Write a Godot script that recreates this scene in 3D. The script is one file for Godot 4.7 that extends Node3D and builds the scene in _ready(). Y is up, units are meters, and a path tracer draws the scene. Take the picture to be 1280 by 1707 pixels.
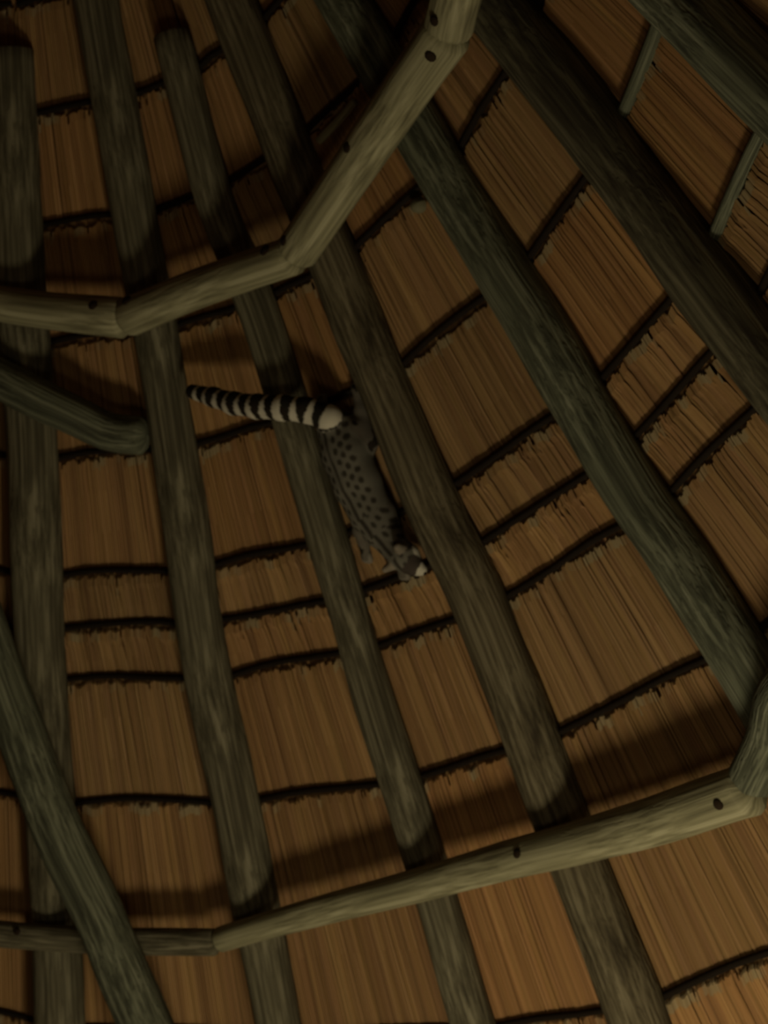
extends Node3D
# Inside a round thatched hut at night: a conical roof of thatch on pole rafters, tied with ring poles,
# and a small spotted cat-like animal with a ringed tail climbing head-down between two rafters.
# y up, metres. Roof points are given as (bearing in degrees, distance from the hut's axis, height off the thatch).

const APEX := 5.95          # height of the cone's tip above the floor
const T := 0.9752           # drop of the roof per metre outwards
const LAMP := Color(1.0, 0.92, 0.74)   # colour of the lantern light
const K := 1.3968           # sqrt(1 + T * T)

var rng := RandomNumberGenerator.new()
var noise := FastNoiseLite.new()
var M := {}

# ---------------------------------------------------------------- helpers
func pt(az: float, rho: float, h := 0.0) -> Vector3:
	var a := deg_to_rad(az)
	return Vector3(rho * sin(a), APEX - T * rho - h * K, -rho * cos(a))

func roof_normal(az: float) -> Vector3:      # into the room
	var a := deg_to_rad(az)
	return Vector3(-sin(a) * T, -1.0, cos(a) * T) / K

func down_slope(az: float) -> Vector3:
	var a := deg_to_rad(az)
	return Vector3(sin(a), -T, -cos(a)) / K

func tri(st: SurfaceTool, a: Vector3, b: Vector3, c: Vector3, out_dir: Vector3) -> void:
	if (a - c).cross(a - b).dot(out_dir) < 0.0:
		var s := b; b = c; c = s
	st.add_vertex(a); st.add_vertex(b); st.add_vertex(c)

func quad(st: SurfaceTool, a: Vector3, b: Vector3, c: Vector3, d: Vector3, out_dir: Vector3) -> void:
	tri(st, a, b, c, out_dir); tri(st, a, c, d, out_dir)

func put(called: String, mesh: Mesh, mat: Material, parent: Node, at := Vector3.ZERO) -> MeshInstance3D:
	var o := MeshInstance3D.new()
	o.name = called
	o.mesh = mesh
	o.material_override = mat
	o.position = at
	o.cast_shadow = GeometryInstance3D.SHADOW_CASTING_SETTING_ON
	parent.add_child(o, true)
	return o

var taken := {}
func numbered(called: String) -> String:
	var n: int = taken.get(called, 0)
	taken[called] = n + 1
	return called if n == 0 else "%s_%03d" % [called, n]

func tag(o: Node, label: String, category: String, group := "") -> void:
	o.set_meta("label", label)
	o.set_meta("category", category)
	if group: o.set_meta("group", group)

func spline(points: Array, step: float) -> Array:      # Catmull-Rom through points, evenly resampled
	var dense := []
	for i in points.size() - 1:
		var p0: Vector3 = points[maxi(i - 1, 0)]
		var p1: Vector3 = points[i]
		var p2: Vector3 = points[i + 1]
		var p3: Vector3 = points[mini(i + 2, points.size() - 1)]
		for j in 12:
			dense.append(p1.cubic_interpolate(p2, p0, p3, j / 12.0))
	dense.append(points[-1])
	var out := [dense[0]]
	var left := step
	for i in dense.size() - 1:
		var a: Vector3 = dense[i]
		var b: Vector3 = dense[i + 1]
		var l := a.distance_to(b)
		var t := left
		while t < l:
			out.append(a.lerp(b, t / l))
			t += step
		left = t - l
	if out[-1].distance_to(points[-1]) > step * 0.3: out.append(points[-1])
	else: out[-1] = points[-1]
	return out

# A natural pole: round, slightly lumpy and crooked, grain running along it (v), ends rounded or sawn flat.
func pole_mesh(points: Array, r0: float, r1: float, seed_: float, lump := 0.09, rounded := true, around := 18, step := 0.035) -> ArrayMesh:
	var path := spline(points, step)
	var origin: Vector3 = path[0]
	var st := SurfaceTool.new()
	st.begin(Mesh.PRIMITIVE_TRIANGLES)
	st.set_smooth_group(0)
	var rows := []
	var n := path.size()
	var ref := Vector3(0.31, 0.77, -0.55)
	var length := 0.0
	for i in n:
		var p: Vector3 = path[i]
		var d: Vector3 = (path[mini(i + 1, n - 1)] - path[maxi(i - 1, 0)]).normalized()
		if i > 0: length += p.distance_to(path[i - 1])
		var r := lerpf(r0, r1, float(i) / (n - 1))
		rows.append([p, d, r, length])
	var cap := []
	var tail := []
	var f: Array = rows[0]
	var b: Array = rows[-1]
	if rounded:
		for e in [[0.42, 0.0], [0.40, 0.45], [0.27, 0.78], [0.1, 0.95]]:
			cap.append([f[0] - f[1] * f[2] * e[0], f[1], f[2] * e[1], f[3] - f[2] * e[0]])
		for e in [[0.1, 0.95], [0.27, 0.78], [0.40, 0.45], [0.42, 0.0]]:
			tail.append([b[0] + b[1] * b[2] * e[0], b[1], b[2] * e[1], b[3] + b[2] * e[0]])
	else:
		for e in [[0.02, 0.0], [0.02, 0.9]]:
			cap.append([f[0] - f[1] * e[0] * 0.2, f[1], f[2] * e[1], f[3] - e[0]])
		for e in [[0.02, 0.9], [0.02, 0.0]]:
			tail.append([b[0] + b[1] * e[0] * 0.2, b[1], b[2] * e[1], b[3] + e[0]])
	rows = cap + rows + tail
	for row in rows:
		var d: Vector3 = row[1]
		var x := ref.cross(d).normalized()
		var y := d.cross(x)
		for k in around + 1:
			var a := TAU * k / around
			var c := cos(a)
			var s := sin(a)
			var l: float = row[3]
			var bump := 1.0 + lump * (noise.get_noise_3d(c * 28.0 + seed_ * 91.0, s * 28.0, l * 95.0) * 1.3 + noise.get_noise_3d(c * 80.0 + seed_ * 37.0, s * 80.0, l * 40.0) * 0.7)
			st.set_uv(Vector2(float(k) / around, l * 1.1 + seed_ * 0.37))
			st.add_vertex(row[0] + (x * c + y * s) * row[2] * bump - origin)
	var w := around + 1
	for i in rows.size() - 1:
		for k in around:
			var q := i * w + k
			for idx in [q, q + 1, q + w + 1, q, q + w + 1, q + w]: st.add_index(idx)
	st.generate_normals()
	st.generate_tangents()
	return st.commit()

func axis_at(points: Array, p: Vector3) -> Vector3:
	var best := Vector3.ZERO
	var dist := 1e9
	for i in points.size() - 1:
		var q := Geometry3D.get_closest_point_to_segment(p, points[i], points[i + 1])
		if q.distance_to(p) < dist:
			dist = q.distance_to(p)
			best = q
	return best

func dome_mesh(r: float, flat: float) -> ArrayMesh:      # a low button, y up
	var st := SurfaceTool.new()
	st.begin(Mesh.PRIMITIVE_TRIANGLES)
	st.set_smooth_group(0)
	var prof := [Vector2(1.0, -0.6), Vector2(1.0, 0.0), Vector2(0.75, 0.6), Vector2(0.35, 0.92), Vector2(0.0, 1.0)]
	for i in prof.size() - 1:
		for k in 10:
			var a := TAU * k / 10
			var b := TAU * (k + 1) / 10
			var v := []
			for e in [[prof[i], a], [prof[i], b], [prof[i + 1], b], [prof[i + 1], a]]:
				v.append(Vector3(cos(e[1]) * e[0].x * r, e[0].y * r * flat, sin(e[1]) * e[0].x * r))
			quad(st, v[0], v[1], v[2], v[3], (v[0] + v[2]) * Vector3(1, 0.5, 1) + Vector3(0, 0.001, 0))
	st.generate_normals()
	return st.commit()

# ---------------------------------------------------------------- materials
func streak_image(w: int, h: int, fu: float, fv: float, stops: Array, crack: float, seed_: int, patch := 0.35) -> Array:
	# u runs round the pole (it wraps), v along it; returns [colour, relief]
	var n := FastNoiseLite.new()
	n.seed = seed_
	n.noise_type = FastNoiseLite.TYPE_SIMPLEX_SMOOTH
	n.frequency = 1.0
	n.fractal_octaves = 3
	var col := Image.create(w, h, false, Image.FORMAT_RGB8)
	var rel := Image.create(w, h, false, Image.FORMAT_RGB8)
	for y in h:
		var b := TAU * y / h
		for x in w:
			var a := TAU * x / w
			var s := n.get_noise_3d(cos(a) * fu, sin(a) * fu, sin(b) * fv + 7.0 * cos(b)* 0.12 * fv)
			var p := n.get_noise_3d(cos(a) * 1.3 + 40.0, sin(a) * 1.3, sin(b) * fv * 0.8 + cos(b) * fv * 0.7)
			var g := n.get_noise_3d(cos(a) * fu * 3.0 + 90.0, sin(a) * fu * 3.0, sin(b) * fv * 2.0 + cos(b) * fv)
			var t := clampf(0.5 + s * 0.55 + g * 0.35 + p * patch, 0.0, 1.0)
			var c: Color
			if t < 0.5: c = stops[0].lerp(stops[1], t * 2.0)
			else: c = stops[1].lerp(stops[2], t * 2.0 - 1.0)
			var cut := clampf((absf(s) - 0.03) / 0.05, 0.0, 1.0)
			if crack > 0.0: c = c.lerp(stops[0], (1.0 - cut) * crack)
			col.set_pixel(x, y, c)
			var hgt := clampf(t * 0.7 + 0.3 * cut, 0.0, 1.0)
			rel.set_pixel(x, y, Color(hgt, hgt, hgt))
	return [ImageTexture.create_from_image(col), ImageTexture.create_from_image(rel)]

func mat(called: String, tex: Array, rough := 0.85, relief := 0.0, uv := Vector3.ONE) -> StandardMaterial3D:
	var m := StandardMaterial3D.new()
	m.resource_name = called
	m.roughness = rough
	m.metallic_specular = 0.35
	if tex.size():
		m.albedo_texture = tex[0]
		m.uv1_scale = uv
		if relief > 0.0:
			m.heightmap_enabled = true
			m.heightmap_texture = tex[1]
			m.heightmap_scale = relief
	return m

func flat_mat(called: String, c: Color, rough := 0.85) -> StandardMaterial3D:
	var m := mat(called, [], rough)
	m.albedo_color = c
	return m

func make_materials() -> void:
	var grey := streak_image(192, 384, 4.0, 0.9, [Color8(58, 55, 44), Color8(102, 99, 82), Color8(138, 135, 116)], 0.3, 3)
	var green := streak_image(192, 384, 4.5, 0.9, [Color8(54, 57, 48), Color8(98, 103, 88), Color8(138, 143, 126)], 0.45, 8)
	var brown := streak_image(192, 384, 4.0, 0.9, [Color8(54, 49, 38), Color8(97, 91, 73), Color8(130, 124, 104)], 0.3, 15)
	var pale := streak_image(192, 384, 3.0, 0.8, [Color8(90, 88, 70), Color8(142, 141, 115), Color8(170, 169, 144)], 0.15, 21)
	M.grey = mat("weathered_grey_wood", grey, 0.85, 0.25)
	M.green = mat("greenish_old_wood", green, 0.85, 0.35)
	M.brown = mat("brown_bark_wood", brown, 0.88, 0.3)
	var dark := streak_image(192, 384, 4.0, 0.9, [Color8(40, 36, 28), Color8(74, 72, 58), Color8(104, 101, 84)], 0.3, 27)
	M.dark = mat("dark_old_wood", dark, 0.88, 0.3)
	M.pale = mat("pale_peeled_wood", pale, 0.7, 0.15)
	M.pale_stick = mat("pale_stick_wood", green, 0.85, 0.1)
	M.lath = flat_mat("dark_lath_wood", Color8(26, 19, 12), 0.95)
	M.knot = flat_mat("dark_knot_wood", Color8(40, 30, 20), 0.9)
	var st := streak_image(64, 256, 2.0, 1.2, [Color8(214, 206, 196), Color8(236, 232, 226), Color8(255, 255, 255)], 0.0, 33)
	M.thatch = mat("dry_thatch_reed", st, 0.8)
	M.thatch.vertex_color_use_as_albedo = true
	M.shell = flat_mat("old_thatch_backing", Color8(120, 80, 40), 0.95)
	var nt := NoiseTexture2D.new()
	nt.width = 256; nt.height = 256; nt.seamless = true
	nt.noise = FastNoiseLite.new()
	nt.noise.seed = 4
	nt.noise.frequency = 0.03
	var ramp := Gradient.new()
	ramp.set_color(0, Color8(92, 78, 60)); ramp.set_color(1, Color8(122, 106, 84))
	nt.color_ramp = ramp
	M.earth = mat("packed_earth_plaster", [nt, nt], 0.95)
	M.earth.uv1_triplanar = true
	M.fur = StandardMaterial3D.new()
	M.fur.resource_name = "short_spotted_fur"
	M.fur.vertex_color_use_as_albedo = true
	M.fur.roughness = 0.9
	M.fur.metallic_specular = 0.2
	M.eye = flat_mat("dark_wet_eye", Color8(14, 10, 6), 0.15)
	M.nose = flat_mat("dark_nose_skin", Color8(36, 26, 24), 0.5)
	M.glow = flat_mat("lit_lantern_paper", Color8(250, 240, 215), 0.6)
	M.glow.emission_enabled = true
	M.glow.emission = LAMP
	M.glow.emission_energy_multiplier = 2.0
	M.metal = flat_mat("black_lamp_metal", Color8(40, 38, 36), 0.5)

# ---------------------------------------------------------------- roof
var rafters := []      # [bearing, distance] polylines, filled in _ready

func rafter_bearing(i: int, rho: float) -> float:
	var r: Array = rafters[i]
	if rho <= r[0][1]: return r[0][0]
	for k in r.size() - 1:
		if rho <= r[k + 1][1]:
			return lerpf(r[k][0], r[k + 1][0], (rho - r[k][1]) / (r[k + 1][1] - r[k][1]))
	return r[-1][0]

func taut(a0: float, a1: float, f: float) -> float:      # laths are straight from rafter to rafter, so courses step in a little between
	var half := deg_to_rad(a1 - a0) / 2.0
	return cos(half) / cos((clampf(f, 0.0, 1.0) - 0.5) * 2.0 * half)

# One course of thatch between two rafters: reeds laid side by side down the slope, their ragged upper ends
# standing proud over the course above.
func thatch_mesh(az0: Callable, az1: Callable, top: float, bottom: float, origin: Vector3, tone: Color, seed_: int, ragged: float) -> ArrayMesh:
	var r := RandomNumberGenerator.new()
	r.seed = seed_
	var st := SurfaceTool.new()
	st.begin(Mesh.PRIMITIVE_TRIANGLES)
	st.set_smooth_group(-1)
	var mid := (top + bottom) / 2.0
	var width := deg_to_rad(az1.call(mid) - az0.call(mid)) * mid
	var count := int(width / 0.0052)
	var nz := FastNoiseLite.new()
	nz.seed = seed_
	nz.frequency = 1.0
	for i in count:
		var clump := nz.get_noise_2d(i * 0.11, 3.0)
		var fine := nz.get_noise_2d(i * 0.6, 30.0)
		var tone_i := clampf(1.0 + clump * 0.3 + fine * 0.3 + r.randf_range(-0.12, 0.12), 0.5, 1.6)
		var c := Color(tone.r * tone_i, tone.g * tone_i * (1.0 + clump * 0.08), tone.b * tone_i * (1.0 + fine * 0.15))
		if r.randf() < 0.03: c = c.darkened(0.3)
		var tip := top + 0.004 + ragged * (0.5 + nz.get_noise_2d(i * 0.16, 60.0)) * 0.55 + r.randf_range(0.0, 0.003)
		if r.randf() < 0.045: tip += ragged * r.randf_range(0.4, 1.2)
		var lift := 0.020 + clump * 0.006 + fine * 0.003 + r.randf_range(-0.0012, 0.0012)
		var low := 0.004 + nz.get_noise_2d(i * 0.1, 90.0) * 0.003 + r.randf_range(-0.001, 0.001)
		var lit_tip := clampf(nz.get_noise_2d(i * 0.05, 200.0) * 2.2 + fine * 0.3, 0.0, 0.75)      # light caught on the reed ends, painted as paler patches
		var skew := nz.get_noise_2d(i * 0.07, 120.0) * 0.016
		# stations down the reed: [distance, height, share]
		var ends := [[tip, lift], [tip + 0.013, lift + 0.001], [lerpf(tip, bottom, 0.3), lerpf(lift, low, 0.22) + clump * 0.002], [lerpf(tip, bottom, 0.68), lerpf(lift, low, 0.6) + fine * 0.002], [bottom + 0.02, low]]
		var prev := []
		for s in ends.size():
			var rho: float = ends[s][0]
			var h: float = ends[s][1]
			var fl: float = (i + skew * (s - 2.0) * 8.0) / count
			var fr: float = (i + 1.12 + skew * (s - 2.0) * 8.0) / count
			var a0: float = az0.call(rho)
			var a1: float = az1.call(rho)
			rho *= taut(a0, a1, fl)
			var row := [pt(lerpf(a0, a1, fl), rho, h - 0.0013) - origin, pt(lerpf(a0, a1, (fl + fr) / 2.0), rho, h + 0.001) - origin, pt(lerpf(a0, a1, fr), rho, h - 0.0013) - origin]
			var n := roof_normal(lerpf(a0, a1, fl))
			st.set_color(c.lerp(Color(0.40, 0.36, 0.24), lit_tip) if s < 2 else c)
			st.set_uv(Vector2(i * 0.173, 0.9 * rho))
			if s == 0:      # the cut end of the reed
				var under: Vector3 = pt(lerpf(a0, a1, (fl + fr) / 2.0), rho, h - 0.010) - origin
				tri(st, row[0], row[1], row[2], -down_slope(a0))
				tri(st, row[0], row[2], under, -down_slope(a0))
			else:
				var va := 0.9 * rho + i * 0.37
				st.set_uv(Vector2(i * 0.173, va))
				quad(st, prev[0], prev[1], row[1], row[0], n)
				st.set_uv(Vector2(i * 0.173 + 0.1, va + 0.03))
				quad(st, prev[1], prev[2], row[2], row[1], n)
			prev = row
	st.generate_normals()
	return st.commit()

func cone_shell(h_in: float, h_out: float, rho0: float, rho1: float) -> ArrayMesh:
	var st := SurfaceTool.new()
	st.begin(Mesh.PRIMITIVE_TRIANGLES)
	var n := 72
	for i in n:
		var a := 360.0 * i / n
		var b := 360.0 * (i + 1) / n
		var inward := roof_normal((a + b) / 2.0)
		quad(st, pt(a, rho0, h_in), pt(b, rho0, h_in), pt(b, rho1, h_in), pt(a, rho1, h_in), inward)
		quad(st, pt(a, rho0, h_out), pt(b, rho0, h_out), pt(b, rho1, h_out), pt(a, rho1, h_out), -inward)
		quad(st, pt(a, rho1, h_in), pt(b, rho1, h_in), pt(b, rho1, h_out), pt(a, rho1, h_out), down_slope((a + b) / 2.0))
	st.generate_normals()
	return st.commit()

func ring_shell(r_in: float, r_out: float, y0: float, y1: float) -> ArrayMesh:
	var st := SurfaceTool.new()
	st.begin(Mesh.PRIMITIVE_TRIANGLES)
	var n := 72
	for i in n:
		var a := TAU * i / n
		var b := TAU * (i + 1) / n
		var da := Vector3(sin(a), 0, -cos(a))
		var db := Vector3(sin(b), 0, -cos(b))
		var lo := Vector3(0, y0, 0)
		var hi := Vector3(0, y1, 0)
		if r_in > 0.0: quad(st, da * r_in + lo, db * r_in + lo, db * r_in + hi, da * r_in + hi, -da)
		quad(st, da * r_out + lo, db * r_out + lo, db * r_out + hi, da * r_out + hi, da)
		quad(st, da * r_in + hi, db * r_in + hi, db * r_out + hi, da * r_out + hi, Vector3.UP)
		quad(st, da * r_in + lo, db * r_in + lo, db * r_out + lo, da * r_out + lo, Vector3.DOWN)
	st.generate_normals()
	return st.commit()

func pole(called: String, points: Array, r0: float, r1: float, m: Material, seed_: float, label: String, category: String, group: String, lump := 0.09, rounded := true) -> MeshInstance3D:
	var path := spline(points, 0.035)
	var o := put(numbered(called), pole_mesh(points, r0, r1, seed_, lump, rounded), m, self, path[0])
	tag(o, label, category, group)
	return o

func knot_on(o: MeshInstance3D, points: Array, where: Vector3, r_pole: float, r: float) -> void:
	var a := axis_at(points, where)
	var d := (where - a).normalized()
	var k := put("knot", dome_mesh(r, 0.35), M.knot, o)
	var x := d.cross(Vector3(0.2, 0.9, 0.4)).normalized()
	k.transform = Transform3D(Basis(x, d, x.cross(d)), a + d * r_pole - o.position)

# ---------------------------------------------------------------- the animal
func smin(a: float, b: float, k: float) -> float:
	var h := maxf(k - absf(a - b), 0.0) / k
	return minf(a, b) - h * h * k * 0.25

func build_animal() -> void:
	var base := pt(88.7, 1.86, 0.0)
	var es := down_slope(88.7)
	var en := roof_normal(88.7)
	var et := en.cross(es).normalized()
	if et.dot(pt(90.0, 1.86) - base) < 0.0: et = -et
	var basis_ := Basis(es, et, en)      # local x down the slope, y towards greater bearing, z into the room
	var inv := basis_.inverse()
	var L := func(az: float, rho: float, h: float) -> Vector3: return inv * (pt(az, rho, h) - base)
	var bones := []                       # [from, r, to, r, blend, kind]
	var chain := func(pts: Array, k: float, kind: String) -> void:
		for i in pts.size() - 1:
			bones.append([L.call(pts[i][0], pts[i][1], pts[i][2]), pts[i][3], L.call(pts[i + 1][0], pts[i + 1][1], pts[i + 1][2]), pts[i + 1][3], k, kind])
	chain.call([[88.5, 1.775, 0.074, 0.043], [88.65, 1.82, 0.076, 0.049], [88.75, 1.87, 0.076, 0.048], [89.0, 1.92, 0.074, 0.043], [89.4, 1.952, 0.076, 0.036]], 0.03, "body")
	chain.call([[89.4, 1.952, 0.076, 0.036], [90.0, 1.977, 0.082, 0.027], [90.5, 1.997, 0.084, 0.030]], 0.02, "neck")
	chain.call([[90.5, 1.997, 0.084, 0.030], [90.95, 2.019, 0.080, 0.019], [91.3, 2.034, 0.074, 0.0115]], 0.014, "head")
	# cheeks and ears
	var hd: Vector3 = L.call(90.5, 1.997, 0.084)
	var fw: Vector3 = (L.call(91.3, 2.034, 0.074) - hd).normalized()
	var up: Vector3 = (Vector3(0, 0, 1) - fw * fw.z).normalized()
	var sd := fw.cross(up).normalized()
	for s in [-1.0, 1.0]:
		bones.append([hd + fw * 0.012 + sd * s * 0.016 - up * 0.006, 0.015, hd + fw * 0.024 + sd * s * 0.010 - up * 0.006, 0.011, 0.012, "cheek"])
		var e0: Vector3 = hd - fw * 0.008 + sd * s * 0.020 + up * 0.018
		bones.append([e0, 0.010, e0 + up * 0.020 + sd * s * 0.010 - fw * 0.004, 0.0065, 0.006, "ear"])
		bones.append([e0 + sd * s * 0.006, 0.009, e0 + up * 0.016 + sd * s * 0.014 - fw * 0.004, 0.0055, 0.006, "ear"])
	# forelegs and hind legs: joints then a paw with four toes
	var limbs := [
		[[88.0, 1.925, 0.062, 0.025], [87.2, 1.955, 0.052, 0.016], [86.8, 1.985, 0.038, 0.0105], [86.5, 2.010, 0.030, 0.0115]],
		[[89.7, 1.935, 0.062, 0.025], [89.5, 1.985, 0.052, 0.017], [89.15, 2.025, 0.040, 0.011], [88.9, 2.054, 0.032, 0.0125]],
		[[87.6, 1.79, 0.060, 0.030], [87.1, 1.828, 0.046, 0.021], [87.0, 1.785, 0.036, 0.013], [86.95, 1.755, 0.030, 0.011]],
		[[89.5, 1.80, 0.060, 0.030], [90.0, 1.835, 0.046, 0.021], [90.2, 1.79, 0.036, 0.013], [90.3, 1.76, 0.030, 0.011]]]
	for l in limbs:
		chain.call(l, 0.016, "leg")
		var w: Vector3 = L.call(l[2][0], l[2][1], l[2][2])
		var p: Vector3 = L.call(l[3][0], l[3][1], l[3][2])
		var f: Vector3 = (p - w); f.z = 0.0; f = f.normalized()
		var side := Vector3(-f.y, f.x, 0.0)
		for q in 4:
			var o := (q - 1.5)
			var b0: Vector3 = p + side * o * 0.0058
			bones.append([b0, 0.006, b0 + f * (0.016 - absf(o) * 0.002) + side * o * 0.0018 - Vector3(0, 0, 0.004), 0.0046, 0.005, "paw"])
	var tail := [[88.6, 1.772, 0.085, 0.030], [88.9, 1.740, 0.102, 0.027], [87.7, 1.703, 0.122, 0.027], [86.0, 1.676, 0.137, 0.027], [83.8, 1.659, 0.138, 0.0265], [81.4, 1.647, 0.129, 0.025], [79.3, 1.635, 0.117, 0.0215], [77.0, 1.628, 0.100, 0.017]]
	chain.call(tail, 0.012, "tail")
	var tail_from := {}
	var run := 0.0
	for i in bones.size():
		if bones[i][5] == "tail":
			tail_from[i] = run
			run += bones[i][0].distance_to(bones[i][2])
	# distance field on a grid, visited near each bone only
	var cell := 0.0038
	var lo := Vector3(1e9, 1e9, 1e9)
	var hi := -lo
	for b in bones:
		var r: float = maxf(b[1], b[3]) + 0.014
		for e in [b[0], b[2]]:
			lo = lo.min(e - Vector3.ONE * r)
			hi = hi.max(e + Vector3.ONE * r)
	var nx := int((hi.x - lo.x) / cell) + 2
	var ny := int((hi.y - lo.y) / cell) + 2
	var nz := int((hi.z - lo.z) / cell) + 2
	var field := PackedFloat32Array()
	field.resize(nx * ny * nz)
	field.fill(0.05)
	for b in bones:
		var r: float = maxf(b[1], b[3]) + 0.013
		var a0: Vector3 = ((b[0].min(b[2]) - Vector3.ONE * r - lo) / cell).floor()
		var a1: Vector3 = ((b[0].max(b[2]) + Vector3.ONE * r - lo) / cell).ceil()
		var from: Vector3 = b[0]
		var ab: Vector3 = b[2] - b[0]
		var inv_len := 1.0 / maxf(ab.length_squared(), 1e-9)
		var ra: float = b[1]
		var rb: float = b[3]
		var k: float = b[4]
		for x in range(maxi(int(a0.x), 0), mini(int(a1.x) + 1, nx)):
			for y in range(maxi(int(a0.y), 0), mini(int(a1.y) + 1, ny)):
				for z in range(maxi(int(a0.z), 0), mini(int(a1.z) + 1, nz)):
					var p := lo + Vector3(x, y, z) * cell - from
					var t := clampf(p.dot(ab) * inv_len, 0.0, 1.0)
					var d := (p - ab * t).length() - lerpf(ra, rb, t)
					var at := (x * ny + y) * nz + z
					field[at] = smin(field[at], d, k)
	# surface nets
	var place := PackedInt32Array()
	place.resize(nx * ny * nz)
	place.fill(-1)
	var verts := PackedVector3Array()
	var corner := [0, 1, nz, nz + 1, ny * nz, ny * nz + 1, ny * nz + nz, ny * nz + nz + 1]
	var off := [Vector3(0, 0, 0), Vector3(0, 0, 1), Vector3(0, 1, 0), Vector3(0, 1, 1), Vector3(1, 0, 0), Vector3(1, 0, 1), Vector3(1, 1, 0), Vector3(1, 1, 1)]
	var edges := [[0, 1], [0, 2], [0, 4], [1, 3], [1, 5], [2, 3], [2, 6], [3, 7], [4, 5], [4, 6], [5, 7], [6, 7]]
	for x in nx - 1:
		for y in ny - 1:
			for z in nz - 1:
				var at := (x * ny + y) * nz + z
				var v0 := field[at]
				if v0 > 0.04: continue
				var mask := 0
				for q in 8:
					if field[at + corner[q]] < 0.0: mask |= 1 << q
				if mask == 0 or mask == 255: continue
				var sum := Vector3.ZERO
				var cnt := 0
				for e in edges:
					var f0 := field[at + corner[e[0]]]
					var f1 := field[at + corner[e[1]]]
					if (f0 < 0.0) != (f1 < 0.0):
						sum += off[e[0]].lerp(off[e[1]], f0 / (f0 - f1))
						cnt += 1
				place[at] = verts.size()
				verts.append(lo + (Vector3(x, y, z) + sum / cnt) * cell)
	var st := SurfaceTool.new()
	st.begin(Mesh.PRIMITIVE_TRIANGLES)
	st.set_smooth_group(0)
	for v in verts:
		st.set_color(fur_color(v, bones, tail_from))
		st.add_vertex(v)
	var sx := ny * nz
	var sy := nz
	for x in range(1, nx - 1):
		for y in range(1, ny - 1):
			for z in range(1, nz - 1):
				var at := (x * ny + y) * nz + z
				var inside := field[at] < 0.0
				for axis in 3:
					var step: int = [sx, sy, 1][axis]
					if (field[at + step] < 0.0) == inside: continue
					var u: int = [sy, 1, sx][axis]
					var w: int = [1, sx, sy][axis]
					var q := [place[at], place[at - u], place[at - u - w], place[at - w]]
					if q.min() < 0: continue
					var order := [0, 1, 2, 0, 2, 3] if not inside else [0, 2, 1, 0, 3, 2]
					for i in order: st.add_index(q[i])
	st.generate_normals()
	var o := Node3D.new()
	o.name = "genet"
	add_child(o)
	o.transform = Transform3D(basis_, base)
	tag(o, "slim grey spotted genet with black and white ringed tail climbing head down", "animal")
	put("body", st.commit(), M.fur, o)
	var ball := SphereMesh.new()
	ball.radius = 0.0048
	ball.height = 0.0096
	ball.radial_segments = 12
	ball.rings = 8
	for s in [-1.0, 1.0]:
		put("eye", ball, M.eye, o, hd + fw * 0.0235 + sd * s * 0.0125 + up * 0.0125)
	var tip: Vector3 = L.call(91.3, 2.034, 0.074)
	var nb := SphereMesh.new()
	nb.radius = 0.0052
	nb.height = 0.008
	nb.radial_segments = 10
	nb.rings = 6
	put("nose", nb, M.nose, o, tip + fw * 0.0095 + up * 0.003)

func fur_color(v: Vector3, bones: Array, tail_from: Dictionary) -> Color:
	var best := 1e9
	var at := 0
	var bt := 0.0
	for i in bones.size():
		var b: Array = bones[i]
		var ab: Vector3 = b[2] - b[0]
		var t := clampf((v - b[0]).dot(ab) / maxf(ab.length_squared(), 1e-9), 0.0, 1.0)
		var d: float = (v - b[0] - ab * t).length() - lerpf(b[1], b[3], t)
		if d < best:
			best = d; at = i; bt = t
	var b: Array = bones[at]
	var jitter := noise.get_noise_3d(v.x * 900.0, v.y * 900.0, v.z * 900.0)
	var grey := Color(0.145, 0.142, 0.125)
	var black := Color(0.022, 0.019, 0.015)
	var white := Color(0.54, 0.53, 0.47)
	var c := grey
	match b[5]:
		"tail":
			var run: float = tail_from[at] + bt * b[0].distance_to(b[2])
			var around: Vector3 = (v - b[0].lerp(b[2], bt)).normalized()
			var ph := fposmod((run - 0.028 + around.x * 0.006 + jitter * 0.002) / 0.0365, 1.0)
			c = white if ph < 0.40 + around.x * 0.24 else black  # white narrows on the upslope side: shade painted into the tail rings
			if run < 0.02: c = white.lerp(grey, 0.4)
		"body", "neck":
			var ax: Vector3 = b[0].lerp(b[2], bt)
			var lat: float = (v.y - ax.y)
			var top := v.z - ax.z
			var along := v.x
			c = grey
			var wob := noise.get_noise_3d(v.x * 420.0, v.y * 420.0, v.z * 300.0)
			var spot := 0.0
			if top > 0.0: spot = clampf((0.006 + wob * 0.003 - absf(lat)) / 0.003, 0.0, 1.0)
			var rows := [0.017, 0.030, 0.042]
			for q in 3:
				var across: float = (absf(absf(lat) - rows[q]) + wob * 0.002) / 0.0052
				var ph := fposmod((along + q * 0.012 + (0.006 if lat > 0.0 else 0.0) + wob * 0.006) / 0.026, 1.0)
				var lengthways := absf(ph - 0.5) / 0.33
				spot = maxf(spot, clampf((1.0 - sqrt(across * across + lengthways * lengthways)) * 3.0, 0.0, 1.0))
			if along < -0.105: c = c.lerp(white, 0.55)
			c = c.lerp(black, spot * 0.85)
		"head":
			c = grey if bt < 0.25 else Color(0.06, 0.05, 0.045)
			if at > 0 and b[3] < 0.013 and bt > 0.65: c = white
		"cheek":
			c = white
		"ear":
			c = Color(0.2, 0.18, 0.15)
		"leg", "paw":
			c = Color(0.12, 0.11, 0.095) if b[5] == "leg" else Color(0.2, 0.185, 0.16)
			if b[5] == "leg" and jitter > 0.28: c = black
	var k := 1.0 + jitter * 0.22
	return Color(c.r * k, c.g * k, c.b * k)

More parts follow.
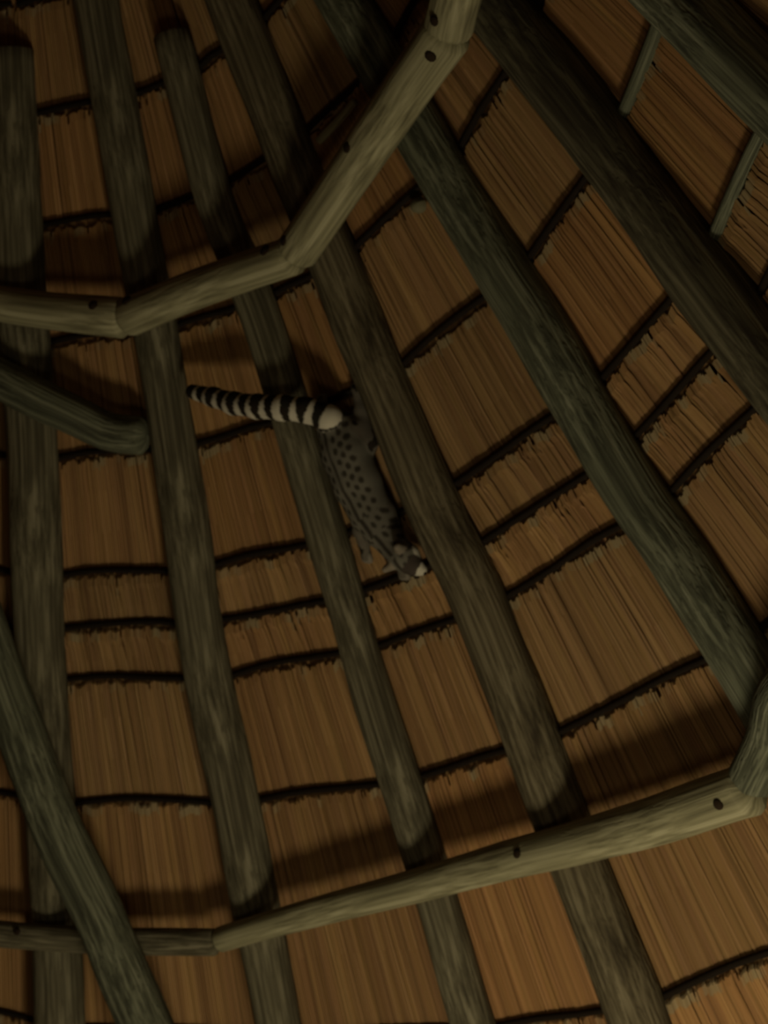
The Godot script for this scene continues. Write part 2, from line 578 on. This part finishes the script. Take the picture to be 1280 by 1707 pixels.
# ---------------------------------------------------------------- the scene
func _ready() -> void:
	# camera
	var cam := Camera3D.new()
	cam.name = "camera"
	add_child(cam)
	var pitch := deg_to_rad(37.3904)
	var yaw := deg_to_rad(37.5656)
	var roll := deg_to_rad(15.0009)
	var fwd := Vector3(cos(pitch) * sin(yaw), sin(pitch), -cos(pitch) * cos(yaw))
	var right := fwd.cross(Vector3.UP).normalized()
	var up := right.cross(fwd)
	var cr := right * cos(roll) + up * sin(roll)
	var cu := up * cos(roll) - right * sin(roll)
	cam.transform = Transform3D(Basis(cr, cu, -fwd), Vector3(0, APEX - 4.4, 2.5075))
	var lens := CameraAttributesPhysical.new()      # the photograph is a little out of focus
	lens.frustum_focal_length = 42.947
	lens.frustum_focus_distance = 2.3
	lens.exposure_aperture = 5.4
	lens.frustum_near = 0.05
	lens.frustum_far = 60.0
	cam.attributes = lens
	cam.current = true
	# night outside; one bright lantern lights the hut, two weak ones are added fill
	var env := Environment.new()
	env.background_mode = Environment.BG_COLOR
	env.background_color = Color(0.004, 0.005, 0.007)
	env.tonemap_mode = Environment.TONE_MAPPER_LINEAR
	env.tonemap_exposure = 0.75
	env.sdfgi_enabled = true
	env.ssao_enabled = true
	env.ssil_enabled = true
	var we := WorldEnvironment.new()
	we.name = "environment"
	we.environment = env
	add_child(we)

	rng.seed = 7
	noise.seed = 5
	noise.noise_type = FastNoiseLite.TYPE_SIMPLEX_SMOOTH
	noise.frequency = 0.02
	noise.fractal_octaves = 2
	make_materials()
	build_lantern(Vector3(2.2, 0.0, 0.95), 2.0, "bright round paper lantern on a stand in the middle of the hut")
	build_lantern(Vector3(2.85, 0.0, -0.1), 0.15, "dim round paper lantern added as unseen fill light, on a stand nearest the far wall")  # weak fill, added out of view to soften the roof shadows
	build_lantern(Vector3(0.9, 0.0, 1.5), 0.3, "dim round paper lantern added as unseen fill light, on a stand nearest the viewer")  # second added fill lamp, also out of view
	build_room()
	build_poles()
	build_animal()

func build_lantern(at: Vector3, energy: float, label: String) -> void:
	var r := 0.22
	var o := Node3D.new()
	o.name = numbered("standing_lantern")
	add_child(o)
	o.position = at
	tag(o, label, "lamp", "round paper lanterns on the hut floor")
	var foot := CylinderMesh.new()
	foot.top_radius = 0.10; foot.bottom_radius = 0.12; foot.height = 0.03
	put("base", foot, M.metal, o, Vector3(0, 0.015, 0))
	var stem := CylinderMesh.new()
	stem.top_radius = 0.010; stem.bottom_radius = 0.012; stem.height = 1.12
	put("stem", stem, M.metal, o, Vector3(0, 0.585, 0))
	var globe := SphereMesh.new()
	globe.radius = r; globe.height = r * 2.0
	var glow: StandardMaterial3D = M.glow.duplicate()
	glow.emission_energy_multiplier = 2.0 * energy
	put("lantern_shade", globe, glow, o, Vector3(0, 1.13 + r, 0))
	var l := OmniLight3D.new()
	l.name = "lantern_light"
	l.light_color = LAMP
	l.light_energy = energy
	l.light_size = r
	l.omni_range = 14.0
	l.omni_attenuation = 2.0
	l.shadow_enabled = true
	o.add_child(l)
	l.position = Vector3(0, 1.13 + r, 0)

func build_room() -> void:
	var fl := put("floor", ring_shell(0.0, 3.8, -0.2, 0.0), M.earth, self)
	fl.set_meta("kind", "structure")
	var wl := put("wall_round", ring_shell(3.45, 3.75, 0.0, 2.56), M.earth, self)
	wl.set_meta("kind", "structure")
	var ceil_ := put("ceiling", cone_shell(-0.02, -0.22, 0.05, 4.1), M.shell, self)
	ceil_.set_meta("kind", "structure")
	# rafters, as bearing and distance from the axis
	rafters = [
		[[46.74, 0.800], [46.74, 3.200]],
		[[58.94, 1.048], [59.54, 1.408], [60.14, 1.718], [60.04, 2.038], [60.44, 2.408], [60.54, 3.200]],
		[[73.34, 0.800], [73.04, 1.298], [73.24, 1.538], [72.94, 1.818], [72.64, 2.098], [72.94, 2.318], [73.24, 2.648], [73.34, 3.200]],
		[[83.24, 1.094], [82.74, 1.388], [84.04, 1.588], [84.14, 1.878], [84.24, 2.098], [84.44, 2.428], [84.44, 2.758], [84.34, 3.200]],
		[[93.84, 0.800], [93.04, 1.388], [93.24, 1.588], [93.34, 1.938], [93.94, 2.138], [93.64, 2.458], [93.44, 2.788], [93.34, 3.200]],
		[[107.74, 0.800], [107.34, 1.628], [107.64, 1.838], [107.64, 2.108], [108.14, 2.328], [108.14, 3.200]],
		[[121.74, 0.800], [121.34, 1.548], [120.74, 1.798], [120.14, 2.028], [119.74, 2.408], [119.74, 3.200]],
		[[133.6, 0.80], [133.1, 1.50], [132.5, 1.80], [132.0, 2.00], [131.4, 2.40], [131.0, 3.20]],
		[[144.74, 0.800], [144.74, 3.200]]]
	# thatch courses and the thin laths they are tied to
	var courses := [0.80, 0.99, 1.178, 1.372, 1.572, 1.772, 1.978, 2.074, 2.166, 2.386, 2.80, 3.02, 3.24]
	for b in rafters.size() - 1:
		for c in courses.size() - 1:
			var top: float = courses[c]
			var bottom: float = courses[c + 1]
			var az0 := func(rho: float) -> float: return rafter_bearing(b, rho) + 0.15
			var az1 := func(rho: float) -> float: return rafter_bearing(b + 1, rho) - 0.15
			var mid := (top + bottom) / 2.0
			var origin := pt((az0.call(mid) + az1.call(mid)) / 2.0, mid)
			var tone := Color(0.345, 0.214, 0.101)
			var k := rng.randf_range(0.85, 1.15)
			var red := rng.randf_range(-0.06, 0.06)
			tone = Color(tone.r * k * (1.0 + red), tone.g * k, tone.b * k * (1.0 - red))
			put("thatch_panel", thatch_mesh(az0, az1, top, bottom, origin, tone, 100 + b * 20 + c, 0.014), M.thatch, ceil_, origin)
			# lath at the upper edge of this course
			var r := 0.0075
			var m: Material = M.lath
			if b == 6 and (top == 1.772 or top == 1.978):
				r = 0.014
				m = M.pale_stick
			var a: float = az0.call(top) + 0.4
			var z: float = az1.call(top) - 0.4
			var pts := []
			for q in 4:
				var f := q / 3.0
				pts.append(pt(lerpf(a, z, f), top * taut(a, z, f) - 0.001 + rng.randf_range(-0.0035, 0.0035), 0.013 + r * 0.5 + rng.randf_range(-0.002, 0.002)))
			var lath := put("lath", pole_mesh(pts, r, r * 0.9, rng.randf() * 9.0, 0.10, true, 8, 0.06), m, ceil_, pts[0])
			if b == 4 and top == 1.572:      # this lath shows its pale broken end
				var tip := put("broken_end", dome_mesh(0.017, 0.9), M.pale, lath)
				var nrm := roof_normal(z)
				var side := nrm.cross(down_slope(z)).normalized()
				tip.transform = Transform3D(Basis(side, nrm, side.cross(nrm)), pt(102.9, 1.575, 0.032) - pts[0])

func build_poles() -> void:
	var specs := [
		null,
		[0.060, 0.066, "grey", "grey pole rafter at the left edge with its sawn upper end showing", false],
		[0.052, 0.058, "grey", "brownish pole rafter left of the animal where its tail tip ends", true],
		[0.045, 0.052, "grey", "thin pole rafter under the animal's ringed tail with a sawn upper end", false],
		[0.054, 0.066, "brown", "pole rafter directly right of the animal's body", true],
		[0.055, 0.064, "green", "greenish pole rafter crossing the middle right from ring joint to right edge", true],
		[0.062, 0.068, "dark", "dark thick pole rafter running to the right edge near the upper right", true],
		[0.058, 0.064, "green", "pole rafter cutting across the top right corner", true],
		null]
	for i in specs.size():
		if specs[i] == null: continue
		var s: Array = specs[i]
		var pts := []
		for p in rafters[i]: pts.append(pt(p[0], p[1], 0.048))
		pole("rafter", pts, s[0], s[1], M[s[2]], i * 1.7, s[3], "rafter", "pole rafters of the roof", 0.10, s[4])
	# upper ring: straight poles laid end to end over the rafters
	var hr := 0.145
	var ua := [pt(50.0, 1.39, hr), pt(62.0, 1.418, hr), pt(72.4, 1.455, hr)]
	var ub := [pt(73.2, 1.456, hr), pt(82.7, 1.443, hr), pt(92.2, 1.464, hr)]
	var uc := [pt(93.0, 1.463, hr), pt(105.9, 1.411, hr), pt(119.2, 1.424, hr)]
	var ud := [pt(119.9, 1.423, hr), pt(124.0, 1.412, hr), pt(134.0, 1.42, hr)]
	var g := "ring poles tied across the rafters"
	var oa := pole("ring_pole", ua, 0.044, 0.046, M.pale, 21.0, "short pale ring pole of the upper ring entering from the left edge", "pole", g, 0.07)
	var ob := pole("ring_pole", ub, 0.046, 0.044, M.pale, 23.5, "pale ring pole of the upper ring just above the animal, between two joints", "pole", g, 0.08)
	var oc := pole("ring_pole", uc, 0.045, 0.050, M.pale, 27.0, "long pale ring pole rising steeply from the elbow joint towards the top edge", "pole", g, 0.06)
	var od := pole("ring_pole", ud, 0.050, 0.048, M.pale, 29.0, "pale pole end at the very top edge, last of the upper ring", "pole", g, 0.08)
	knot_on(oa, ua, pt(70.6, 1.395, 0.19), 0.046, 0.012)
	knot_on(ob, ub, pt(74.1, 1.393, 0.19), 0.046, 0.013)
	knot_on(ob, ub, pt(91.0, 1.408, 0.19), 0.044, 0.013)
	knot_on(oc, uc, pt(93.5, 1.415, 0.19), 0.045, 0.012)
	knot_on(oc, uc, pt(104.8, 1.373, 0.19), 0.046, 0.012)
	knot_on(oc, uc, pt(118.2, 1.41, 0.19), 0.049, 0.012)
	knot_on(od, ud, pt(121.1, 1.394, 0.19), 0.05, 0.010)
	# lower ring
	var la := [pt(50.0, 2.52, hr), pt(62.0, 2.511, hr), pt(71.6, 2.508, hr)]
	var lb := [pt(72.1, 2.504, hr), pt(75.0, 2.484, hr), pt(81.4, 2.454, hr), pt(90.7, 2.440, hr), pt(99.2, 2.450, hr), pt(106.6, 2.469, hr)]
	var lc := [pt(107.3, 2.458, hr), pt(109.6, 2.424, hr), pt(112.0, 2.385, hr), pt(119.5, 2.39, hr)]
	var pa := pole("ring_pole", la, 0.034, 0.032, M.grey, 31.0, "dim ring pole of the lower ring behind the slanting brace at lower left", "pole", g, 0.08)
	var pb := pole("ring_pole", lb, 0.030, 0.050, M.pale, 34.0, "long pale ring pole sweeping across the lower part below the animal", "pole", g, 0.08)
	pole("ring_pole", lc, 0.048, 0.048, M.green, 37.0, "greenish ring pole end rising at the right edge from the lower ring", "pole", g, 0.08)
	knot_on(pb, lb, pt(92.9, 2.396, 0.19), 0.043, 0.010)
	knot_on(pb, lb, pt(105.8, 2.436, 0.19), 0.049, 0.011)
	knot_on(pa, la, pt(59.7, 2.46, 0.19), 0.034, 0.009)
	# braces at the left
	pole("brace_pole", [pt(56.0, 1.70, 0.25), pt(58.6, 1.845, 0.255), pt(61.4, 2.022, 0.26), pt(63.7, 2.199, 0.26), pt(66.2, 2.359, 0.26), pt(67.6, 2.483, 0.26), pt(69.8, 2.70, 0.26)], 0.054, 0.064, M.green, 41.0, "thick split greenish pole slanting down the lower left in front of the lower ring", "pole", "", 0.13)
	pole("branch_brace", [pt(50.0, 1.445, 0.15), pt(56.7, 1.511, 0.148), pt(59.1, 1.533, 0.148), pt(62.5, 1.567, 0.146), pt(65.7, 1.612, 0.13), pt(68.3, 1.668, 0.10), pt(70.9, 1.69, 0.085)], 0.050, 0.046, M.green, 45.0, "crooked greenish branch slanting from the left edge towards a rafter under the upper ring", "branch", "", 0.14)
	# a bit of pale stick caught behind the steep upper ring pole
	pole("stick", [pt(96.4, 1.385, 0.034), pt(99.2, 1.381, 0.036), pt(102.0, 1.378, 0.034)], 0.010, 0.008, M.pale, 51.0, "short pale stick lying beside the steep upper ring pole", "stick", "", 0.1)
